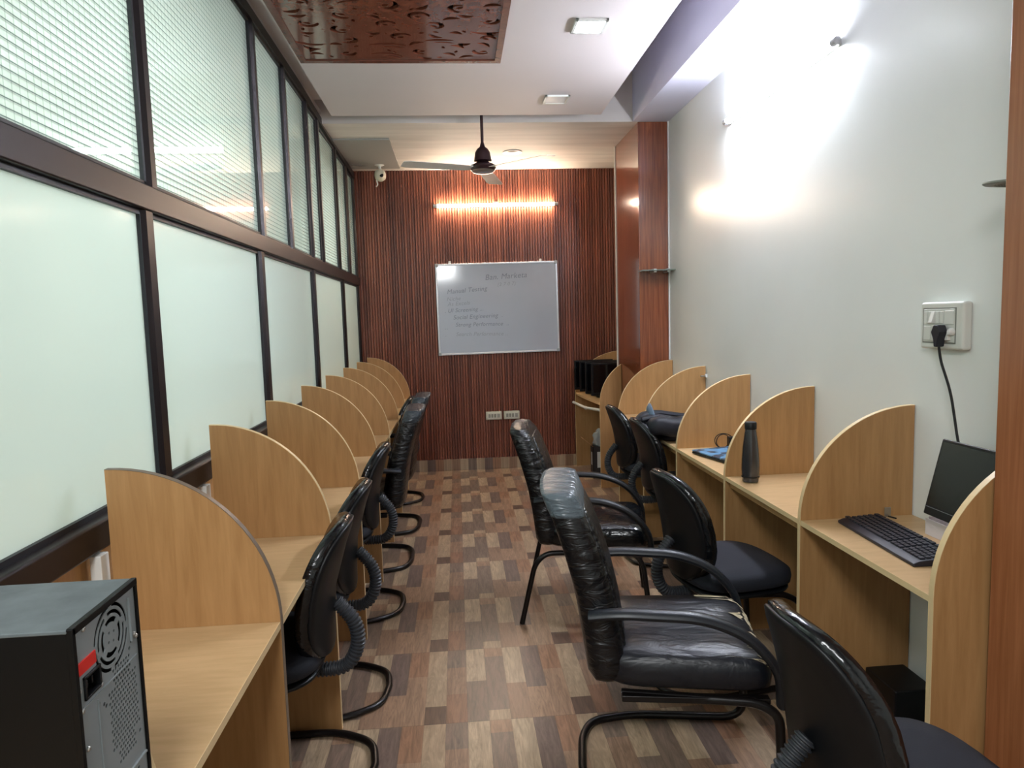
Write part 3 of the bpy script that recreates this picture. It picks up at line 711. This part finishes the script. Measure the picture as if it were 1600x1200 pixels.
ac, seat, back = arm_chair((.69, 3.48, 0), R_(-11), 'black leatherette armchair with straight legs in the aisle, wrapped seat', base='legs', seatm=WRAP, group=ga)
ac2, seat2, back2 = arm_chair((.70, 2.17, 0), R_(-10), 'worn black leatherette armchair in the aisle with peeling cream seat edge', topm=FILMG, group=ga)
# peeling front edge: torn cream patches following the seat rim
tb = MB(); rnd = random.Random(3)
def seat_pt(rad, y, lift=.0022):
    prof = [(.6, 1.13), (.9, .95), (.985, .6), (1, 0), (.985, -.6)]
    # rad 0..4 runs over the profile from the top of the cushion round its front rim
    i_ = min(3, int(rad)); f_ = rad-i_; rr = prof[i_][0]*(1-f_)+prof[i_+1][0]*f_; zz = prof[i_][1]*(1-f_)+prof[i_+1][1]*f_
    q = min(.999, abs(y)/(.25*rr)); x = .26*rr*(1-q**(2/.30))**(.30/2)
    x2, y2 = x, y*(1+.05*x/.25); z2 = zz*.115/2+.425-.012*math.cos(y*14)-.15*max(0, x-.20)
    n_ = Vector((min(1, rad/3), 0, max(0, 1-rad/3.2))).normalized()*lift
    return Vector((x2, y2, z2))+n_
seg = []; y = -.225
while y < .228:
    seg.append((y, 1.15+rnd.uniform(-.55, .35)+.5*math.sin(y*55), 1.75+rnd.uniform(-.25, .9))); y += rnd.uniform(.006, .011)
for (ya_, a0, a1), (yb_, b0, b1) in zip(seg, seg[1:]):
    if rnd.random() < .22 or a1 <= a0+.1 or b1 <= b0+.1: continue
    for k in range(3):
        f0, f1 = k/3, (k+1)/3
        tb.b.faces.new([tb.b.verts.new(seat_pt(*p)) for p in ((a0+(a1-a0)*f0, ya_), (a0+(a1-a0)*f1, ya_), (b0+(b1-b0)*f1, yb_), (b0+(b1-b0)*f0, yb_))])
tb.build('peeled_patch', CREAM, seat2, label='cream lining showing through the peeled edge')
MB().tube(fillet([(-.405, .19, .955), (-.43, .185, .93), (-.425, .18, .88)], .02, 4), .008, 8).tube([(-.40, .21, .96), (-.40, .15, .965)], .007, 8).build('foam_tear', mat('yellow_foam', (178, 170, 116), .8), back2)
arm_chair((-.66, 4.345, 0), PI+R_(1), 'black armchair with grey tape along its top, on the left side', topm=FILMD, group=ga)
arm_chair((-.65, 5.08, 0), PI-R_(1), 'black armchair behind the other taped one on the left side', topm=FILMD, group=ga)

# ------------------------------------------------------------------ computer case
PX1, PY0, PY1, PZ0, PZ1 = -.487, .858, 1.030, .752, 1.15
pc = empty('computer_case', (PX1, (PY0+PY1)/2, PZ0)); tag(pc, 'dusty black desktop computer case standing on the nearest left desk, rear side showing', 'computer')
D, Wd, H = .40, PY1-PY0, PZ1-PZ0; hw = Wd/2
GREYM = mat('galvanised_grey', (140, 148, 150), .42, .2, var=.08, vscale=6)
DUST = mat('dusty_black_top', (88, 96, 98), .6, var=.22, vscale=22)
PCB = mat('case_black', (10, 10, 10), .5, spec=.2)
shell = MB(); shell.box(-D, -.002, -hw, -hw+.004, 0, H-.004); shell.box(-D, -.002, hw-.004, hw, 0, H-.004); shell.box(-D, -.002, -hw, hw, 0, .004); shell.box(-D, -D+.02, -hw, hw, 0, H)
shell.build('side_panels', PCB, pc, bevel=.002)
MB().box(-D, -.001, -hw-.001, hw+.001, H-.006, H).build('top_cover', DUST, pc, bevel=.002, label='dusty grey top')
# rear plate with real openings: fan grille, vent, inlet
yc, zc = .012, H-.088
def ring_hole_plate():
    st = .0016; y_ = np.arange(-hw+.004, hw-.004+1e-6, st); z_ = np.arange(.004, H-.008, st)
    return y_, z_
FS = .0016
ys_ = np.arange(-hw+.005, hw-.005, FS); zs_ = np.arange(.004, H-.007, FS)
Yg, Zg = np.meshgrid(ys_, zs_, indexing='ij')
F_ = np.full(Yg.shape, 1.0)
fyc, fzc = .010, H-.054
d = np.hypot(Yg-fyc, Zg-fzc); an = np.arctan2(Zg-fzc, Yg-fyc)
for rr, ww in ((.0435, .005), (.034, .005), (.0235, .007)):
    sp_ = np.abs(((an+rr*37) % (PI/2))-PI/4)*d    # metres from spoke centre
    fld = np.maximum(np.abs(d-rr)-ww/2, .0042-((PI/4)*d-sp_) )
    F_ = np.minimum(F_, fld)
for q in range(4):
    a = q*PI/2+.6; F_ = np.minimum(F_, np.hypot(Yg-fyc-.009*math.cos(a), Zg-fzc-.009*math.sin(a))-.0022)
# hex vent
for i in range(-8, 9):
    for j in range(-14, 15):
        y = .030+i*.0075+(j % 2)*.00375; z = H-.168+j*.0066
        dz = (z-(H-.168)); 
        if abs(dz) < .070 and abs(y-.030) < (.040 if abs(dz) < .042 else .026) and abs(y) < hw-.010:
            F_ = np.minimum(F_, np.hypot(Yg-y, Zg-z)-.0025)
for (y, z) in ((-.035, H-.125), (-.022, H-.133), (-.017, H-.138), (.062, H-.085), (.056, H-.093), (.068, H-.225), (-.018, H-.25), (-.024, H-.262), (.055, H-.275), (.06, H-.285), (.04, H-.31)):
    F_ = np.minimum(F_, np.hypot(Yg-y, Zg-z)-.003)
iy, iz = -.047, H-.088
F_ = np.minimum(F_, np.maximum(np.abs(Yg-iy)-.020, np.abs(Zg-iz)-.0155))
b = bmesh.new(); vc = {}
def VV(key, y, z):
    if key not in vc: vc[key] = b.verts.new((0, y, z))
    return vc[key]
for i in range(len(ys_)-1):
    for j in range(len(zs_)-1):
        cs = [(i, j), (i+1, j), (i+1, j+1), (i, j+1)]; f4 = [F_[c] for c in cs]
        if max(f4) <= 0: continue
        poly = []
        for k in range(4):
            A, B = cs[k], cs[(k+1) % 4]; fa, fb = f4[k], f4[(k+1) % 4]
            if fa > 0: poly.append(VV(A, Yg[A], Zg[A]))
            if (fa > 0) != (fb > 0):
                t = min(.97, max(.03, fa/(fa-fb))); poly.append(VV((min(A, B), max(A, B)), Yg[A]+(Yg[B]-Yg[A])*t, Zg[A]+(Zg[B]-Zg[A])*t))
        if len(poly) > 2:
            try: b.faces.new(poly)
            except ValueError: pass
ext = bmesh.ops.extrude_face_region(b, geom=b.faces[:])
for g in ext['geom']:
    if isinstance(g, bmesh.types.BMVert): g.co.x -= .0015
mb = MB(); mb.b.free(); mb.b = b; rp = mb.build('rear_plate', GREYM, pc)
MB().box(-.03, -.028, -hw+.005, hw-.005, .004, H-.008).build('inner_liner', mat('case_inside', (16, 17, 18), .7), rp)
MB().box(0, .0022, -.079, -.036, H-.066, H-.050).build('red_sticker', mat('red_sticker', (206, 40, 34), .4), rp, label='red warning sticker')
so = MB(); so.box(-.016, .003, iy-.020, iy-.016, iz-.0155, iz+.0155); so.box(-.016, .003, iy+.016, iy+.020, iz-.0155, iz+.0155); so.box(-.016, .003, iy-.02, iy+.02, iz-.0155, iz-.012); so.box(-.016, .003, iy-.02, iy+.02, iz+.012, iz+.0155); so.box(-.017, -.013, iy-.02, iy+.02, iz-.0155, iz+.0155)
so.box(-.014, -.002, iy-.008, iy-.005, iz-.004, iz+.006); so.box(-.014, -.002, iy+.005, iy+.008, iz-.004, iz+.006)
so.build('power_inlet', BLACK, rp, bevel=.0008)
MB().box(0, .0016, -hw+.008, hw-.012, H-.112, H-.110).box(0, .0014, -.038, -.036, .012, H-.118).box(0, .003, .060, .062, H-.085, H-.02).box(0, .003, -.030, hw-.008, H-.265, H-.262).box(0, .003, -.030, hw-.008, H-.34, H-.337).build('pressed_ridge', GREYM, rp)
for (y, z) in ((-hw+.006, H-.010), (-.058, H-.012), (hw-.016, H-.078), (.075, H-.083), (-.079, H-.084), (-.075, H-.112), (-.028, H-.102), (-.07, H-.165)):
    MB().lathe([(.0035, 0), (.0035, .002), (.002, .0035)], 12, (0, y, z), 'x').build('screw', STEEL, rp, smooth=True)
MB().box(-.004, .004, -hw-.001, -hw+.006, 0, H).box(-.004, .003, hw-.005, hw+.0015, 0, H).box(-.004, .004, -hw, hw, H-.009, H+.001).build('rear_edge_lip', PCB, pc, bevel=.001)

# ------------------------------------------------------------------ right-hand desk things
kb = empty('keyboard', (1.405, 2.10, .7505), R_(-3)); tag(kb, 'black wired computer keyboard on the near right desk', 'keyboard')
MB().prism([(-.075, 0), (.075, 0), (.075, .024), (.05, .026), (-.055, .017), (-.075, .010)], 'y', -.225, .225).build('body', mat('keyboard_body', (30, 31, 42), .45), kb, bevel=.003)
ks = MB(); rows = 6
for rI in range(rows):
    x = -.040+rI*.0192+(.004 if rI == 5 else 0); y = -.215
    while y < .212:
        wd = .0182
        if rI == 0 and -.02 < y < .08: wd = .105
        if -.108 < y < -.098 or (-.17+.045 < -.9): pass
        z0 = .017+(x+.055)*.083
        ks.prism([(x-.0075, y+.001), (x+.0075, y+.001), (x+.0075, y+wd-.0015), (x-.0075, y+wd-.0015)], 'z', z0-.002, z0+.0055)
        y += wd+.0008
        if abs(y+.125) < .0095 or abs(y+.060) < .0095: y += .008
ks.build('keys', mat('key_caps', (38, 40, 50), .4, var=.12, vscale=120), kb, bevel=.0012, seg=1)
MB().box(.052, .066, -.11, -.06, .0245, .0262).build('badge', mat('silver_print', (170, 172, 180), .4), kb)

mn = empty('monitor', (1.555, 1.90, .7505)); tag(mn, 'black switched-off monitor leaning back behind the keyboard', 'monitor')
TM = Matrix.Translation((-.02, 0, .215)) @ Matrix.Rotation(R_(14), 4, 'Y')
MB().box(-.012, .012, -.19, .19, -.125, .125).xf(TM).build('casing', BLACK, mn, bevel=.004)
MB().box(-.0135, -.0122, -.180, .180, -.093, .115).xf(TM).build('screen', mat('dark_screen', (13, 14, 14), .22), mn)
MB().box(-.0136, -.0122, -.188, .188, -.100, -.0985).xf(TM).build('bezel_line', mat('bezel_grey', (120, 122, 124), .3), mn)
MB().box(.005, .03, -.03, .03, .0, .18).build('stand_neck', BLACK, mn, bevel=.004)
st = MB(); st.pad(.10, .20, .012, corner=.5, crown=0, fn=lambda c: (c.x, c.y, c.z+.007)); st.build('stand_foot', BLACK, mn, smooth='all')
o = MB()
for i in range(7):
    a = R_(-12+i*5); o.prism([(-.045, -.055+i*.017), (.035, -.065+i*.018), (.035, -.063+i*.018), (-.045, -.053+i*.017)], 'z', .0, .062)
o.prism([(-.048, -.06), (-.046, -.06), (-.046, .06), (-.048, .06)], 'z', 0, .055)
pp = o.build('paper_wad', mat('white_paper', (222, 212, 214), .7), loc=(1.605, 2.105, .7505)); tag(pp, 'folded white paper propped under the monitor', 'paper')
sm = empty('metal_clip', (1.555, 2.362, .7505)); tag(sm, 'small grey metal bracket on the near right desk against the divider', 'bracket')
MB().box(-.012, .012, .004, .007, 0, .035).build('plate', STEEL, sm, bevel=.001); MB().tube([(0, 0, .003), (.01, -.03, .003)], .003, 6).build('pin', BLACK, sm)
kf = MB().box(0, .15, 0, .18, 0, .19).build('power_unit', BLACK, loc=(1.47, 2.17, 0), bevel=.006); tag(kf, 'low black box on the floor under the keyboard desk', 'power unit')

bt = empty('water_bottle', (1.30, 2.975, .7505)); tag(bt, 'dark charcoal water bottle with black cap on the right desk', 'bottle')
MB().lathe([(.030, 0), (.035, .003), (.038, .03), (.0395, .06), (.0385, .10), (.035, .15), (.029, .20), (.0245, .235), (.0235, .243)], 36).build('body', mat('smoked_bottle', (50, 50, 52), .18, var=.12, vscale=30, stretch=(4, 4, .3), coat=.4), bt, smooth=True)
MB().lathe([(.0245, .240), (.0262, .242), (.0262, .268), (.024, .272), (.01, .273)], 28).build('cap', BLACK, bt, smooth=True)
MB().lathe([(.0392, .022), (.0397, .024), (.0397, .026), (.0392, .028)], 36).build('ridge_ring', BLACK, bt, smooth=True)

def camo():
    m, t, p = nt('blue_camouflage_skin'); v = coords(t, (8, 13, 8)); n_ = N(t, 'ShaderNodeTexNoise', Scale=1.0, Detail=2.0, Distortion=.5); L(t, v, n_.inputs['Vector'])
    r = N(t, 'ShaderNodeValToRGB'); r.color_ramp.interpolation = 'CONSTANT'; e = r.color_ramp.elements; e[0].color = (*lin((44, 66, 88)), 1); e[1].position = .47; e[1].color = (*lin((92, 146, 186)), 1)
    L(t, n_.outputs['Fac'], r.inputs[0]); L(t, r.outputs[0], p.inputs['Base Color']); p.inputs['Roughness'].default_value = .3; return m
lp = empty('laptop', (1.415, 3.50, .7505), R_(14)); tag(lp, 'closed laptop with blue camouflage lid on the right desk', 'laptop')
MB().box(-.12, .12, -.17, .17, .003, .014).build('base', BLACK, lp, bevel=.004)
MB().box(-.12, .12, -.17, .17, .0155, .023).build('lid', camo(), lp, bevel=.003)
MB().box(-.11, .11, -.16, .16, 0, .004).build('feet', BLACK, lp)
cbz = empty('charger_cable', (1.50, 3.72, .7505)); tag(cbz, 'coiled black cable with charger block behind the blue laptop', 'cable')
MB().tube([(.0+.055*math.cos(a)-.03, -.01+.02*math.sin(a*1.0), .048+.040*math.sin(a)) for a in [2*PI*i/28 for i in range(28)]], .0025, 6, close=True).build('coil', BLACK, cbz)
MB().tube([(.0+.042*math.cos(a)-.03, .012+.012*math.cos(a), .045+.038*math.sin(a)) for a in [2*PI*i/28 for i in range(28)]], .0025, 6, close=True).build('coil', BLACK, cbz)
MB().box(-.005, .045, -.02, .02, .002, .07).build('charger_block', BLACK, cbz, bevel=.005)

# navy bag slumped on the desk with its straps over the front edge
bag = empty('bag', (1.40, 4.15, .7505)); tag(bag, 'navy backpack slumped on the right desk, strap over the edge', 'bag')
NAVY = mat('navy_fabric', (10, 14, 27), .6, bump=.25, bscale=18)
bb = MB().pad(.46, .46, .105, corner=.6, crown=.4, fn=lambda c: (c.x+.0, c.y+.04, (c.z+.056)*(1-.5*c.x)+.010*math.sin(c.x*30+c.y*20)*min(1, c.z/.05+1)))
bb.build('body', NAVY, bag, smooth='all')
MB().pad(.36, .15, .09, corner=.6, crown=.4, fn=lambda c: (c.x-.10, c.y-.14, (c.z+.075)*(1-.8*c.x)+.006*math.sin(c.x*40)+.012)).build('front_pocket', NAVY, bag, smooth='all')
MB().tube(fillet([(.12, .05, .105), (-.05, .02, .135), (-.20, -.02, .165), (-.29, -.04, .155), (-.32, -.05, .12)], .1, 6), 1, 12, sq=(.034, .018)).build('shoulder_strap', NAVY, bag, smooth=True)
MB().tube(fillet([(.1, -.08, .10), (-.1, -.10, .125), (-.22, -.09, .15), (-.30, -.08, .13)], .1, 6), 1, 12, sq=(.03, .02)).build('shoulder_strap', NAVY, bag, smooth=True)
MB().tube(fillet([(-.20, .05, .13), (-.235, .02, .20), (-.245, -.05, .195), (-.235, -.10, .13)], .04, 5), 1, 10, sq=(.010, .026)).build('grab_handle', mat('blue_grey_webbing', (92, 110, 130), .6), bag, smooth=True, label='blue-grey grab handle')

# small white hook on the divider behind the bag
r = empty('wall_hook', (XR, RY[4]-.02, 1.095)); tag(r, 'small white hook on the right wall beside the divider behind the bag', 'hook')
MB().box(-.012, 0, -.015, .008, -.012, .012).build('base', WHITEP, r, bevel=.003); MB().tube([(-.01, -.004, 0), (-.045, -.01, 0)], .005, 8).build('pin', STEEL, r, smooth=True)

# ------------------------------------------------------------------ switchboard, plug and cord
sb = empty('switchboard', (XR, 2.213, 1.45)); sb.scale = (1, .88, 1); tag(sb, 'white switchboard on the right wall above the monitor', 'switchboard')
IV = mat('ivory_white', (216, 217, 210), .35)
MB().box(-.034, 0, -.118, .118, -.08, .08).build('surround', IV, sb, bevel=.010, seg=3)
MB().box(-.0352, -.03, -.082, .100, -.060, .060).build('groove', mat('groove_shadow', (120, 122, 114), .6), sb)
MB().box(-.0362, -.03, -.078, .096, -.056, .056).build('face_plate', mat('face_white', (204, 206, 198), .35), sb, bevel=.002)
def sbx(nm, y0, y1, z0, z1, x0=-.041, m=None, tilt=0):
    o_ = MB().box(x0, -.035, y0, y1, z0, z1).build(nm, m or IV, sb, bevel=.002); return o_
for y in (.088, .066, .022, -.0): sbx('rocker_switch', y-.018, y, .006, .048, -.0405)
MB().prism([(-.036, .006), (-.052, .010), (-.040, .048), (-.036, .048)], 'y', .026, .046).build('rocker_switch', WHITEP, sb, bevel=.001)
sbx('socket_module', .050, .090, -.050, -.002, -.0395)
sbx('socket_module', -.02, .046, -.052, .002, -.0395)
sbx('rocker_switch', -.058, -.040, -.048, -.016, -.047, WHITEP)
MB().lathe([(.012, -.036), (.012, -.046), (.009, -.052), (.002, -.053)], 20, (0, -.069, -.020), 'x').build('regulator_knob', WHITEP, sb, smooth=True)
sbx('blank_plate', -.074, -.026, .004, .050, -.0388)
pg = empty('power_plug', (XR-.0375, 2.188, 1.425)); tag(pg, 'black three-pin plug and cord in the white switchboard', 'plug and cord')
MB().prism([(-.024, .006), (-.012, .028), (.012, .028), (.024, .004), (.012, -.02), (.008, -.045), (-.008, -.045), (-.012, -.02)], 'x', -.034, -.006).build('plug_body', mat('plug_navy', (26, 26, 36), .4), pg, bevel=.004)
MB().tube(fillet([(-.02, 0, -.04), (-.018, -.008, -.09), (-.012, -.052, -.19), (-.014, -.078, -.28), (-.02, -.102, -.345), (-.02, -.13, -.41), (-.02, -.18, -.45)], .06, 6), .0042, 8).build('cord', BLACK, pg, smooth=True)

# ------------------------------------------------------------------ glass shelf on the pillar, ribbed disc fan
r = empty('glass_shelf', (1.56, 5.20, 1.846)); tag(r, 'small glass shelf with metal clamps on the red-brown pillar', 'shelf')
gm, t, p = nt('shelf_glass'); p.inputs['Base Color'].default_value = (*lin((150, 168, 156)), 1); p.inputs['Transmission Weight'].default_value = .5; p.inputs['Roughness'].default_value = .1
MB().box(-.15, .098, -.06, .10, -.004, .004).build('glass_plate', gm, r)
for x in (-.045, .06): 
    MB().box(x-.012, x+.012, -.02, .10, -.016, .012).build('clamp', STEEL, r, bevel=.003)
wf = empty('wall_fan', (1.556, 1.80, 1.842)); tag(wf, 'round grey ribbed fan guard jutting from behind the orange-brown pillar', 'fan')
wf.rotation_euler = (R_(5), R_(1), 0)
rg = MB()
for i in range(12):
    rr_ = .012+i*.0078; rg.tube([(rr_*math.cos(a), rr_*math.sin(a), -.006+.006*(rr_/.1)**2) for a in [2*PI*j/40 for j in range(40)]], .0014, 4, close=True)
for j in range(24):
    a = 2*PI*j/24; rg.tube([(.012*math.cos(a), .012*math.sin(a), -.006), (.05*math.cos(a), .05*math.sin(a), -.0045), (.098*math.cos(a), .098*math.sin(a), 0)], .0012, 4)
GG = mat('grey_guard', (134, 140, 132), .5)
rg.build('guard', GG, wf); MB().lathe([(.097, -.003), (.101, 0), (.101, .004), (.096, .005)], 40).build('rim', GG, wf, smooth=True)
MB().lathe([(.094, .004), (.096, .005), (.06, .009), (.02, .010), (.004, .010)], 40).build('back_cover', GG, wf, smooth=True)
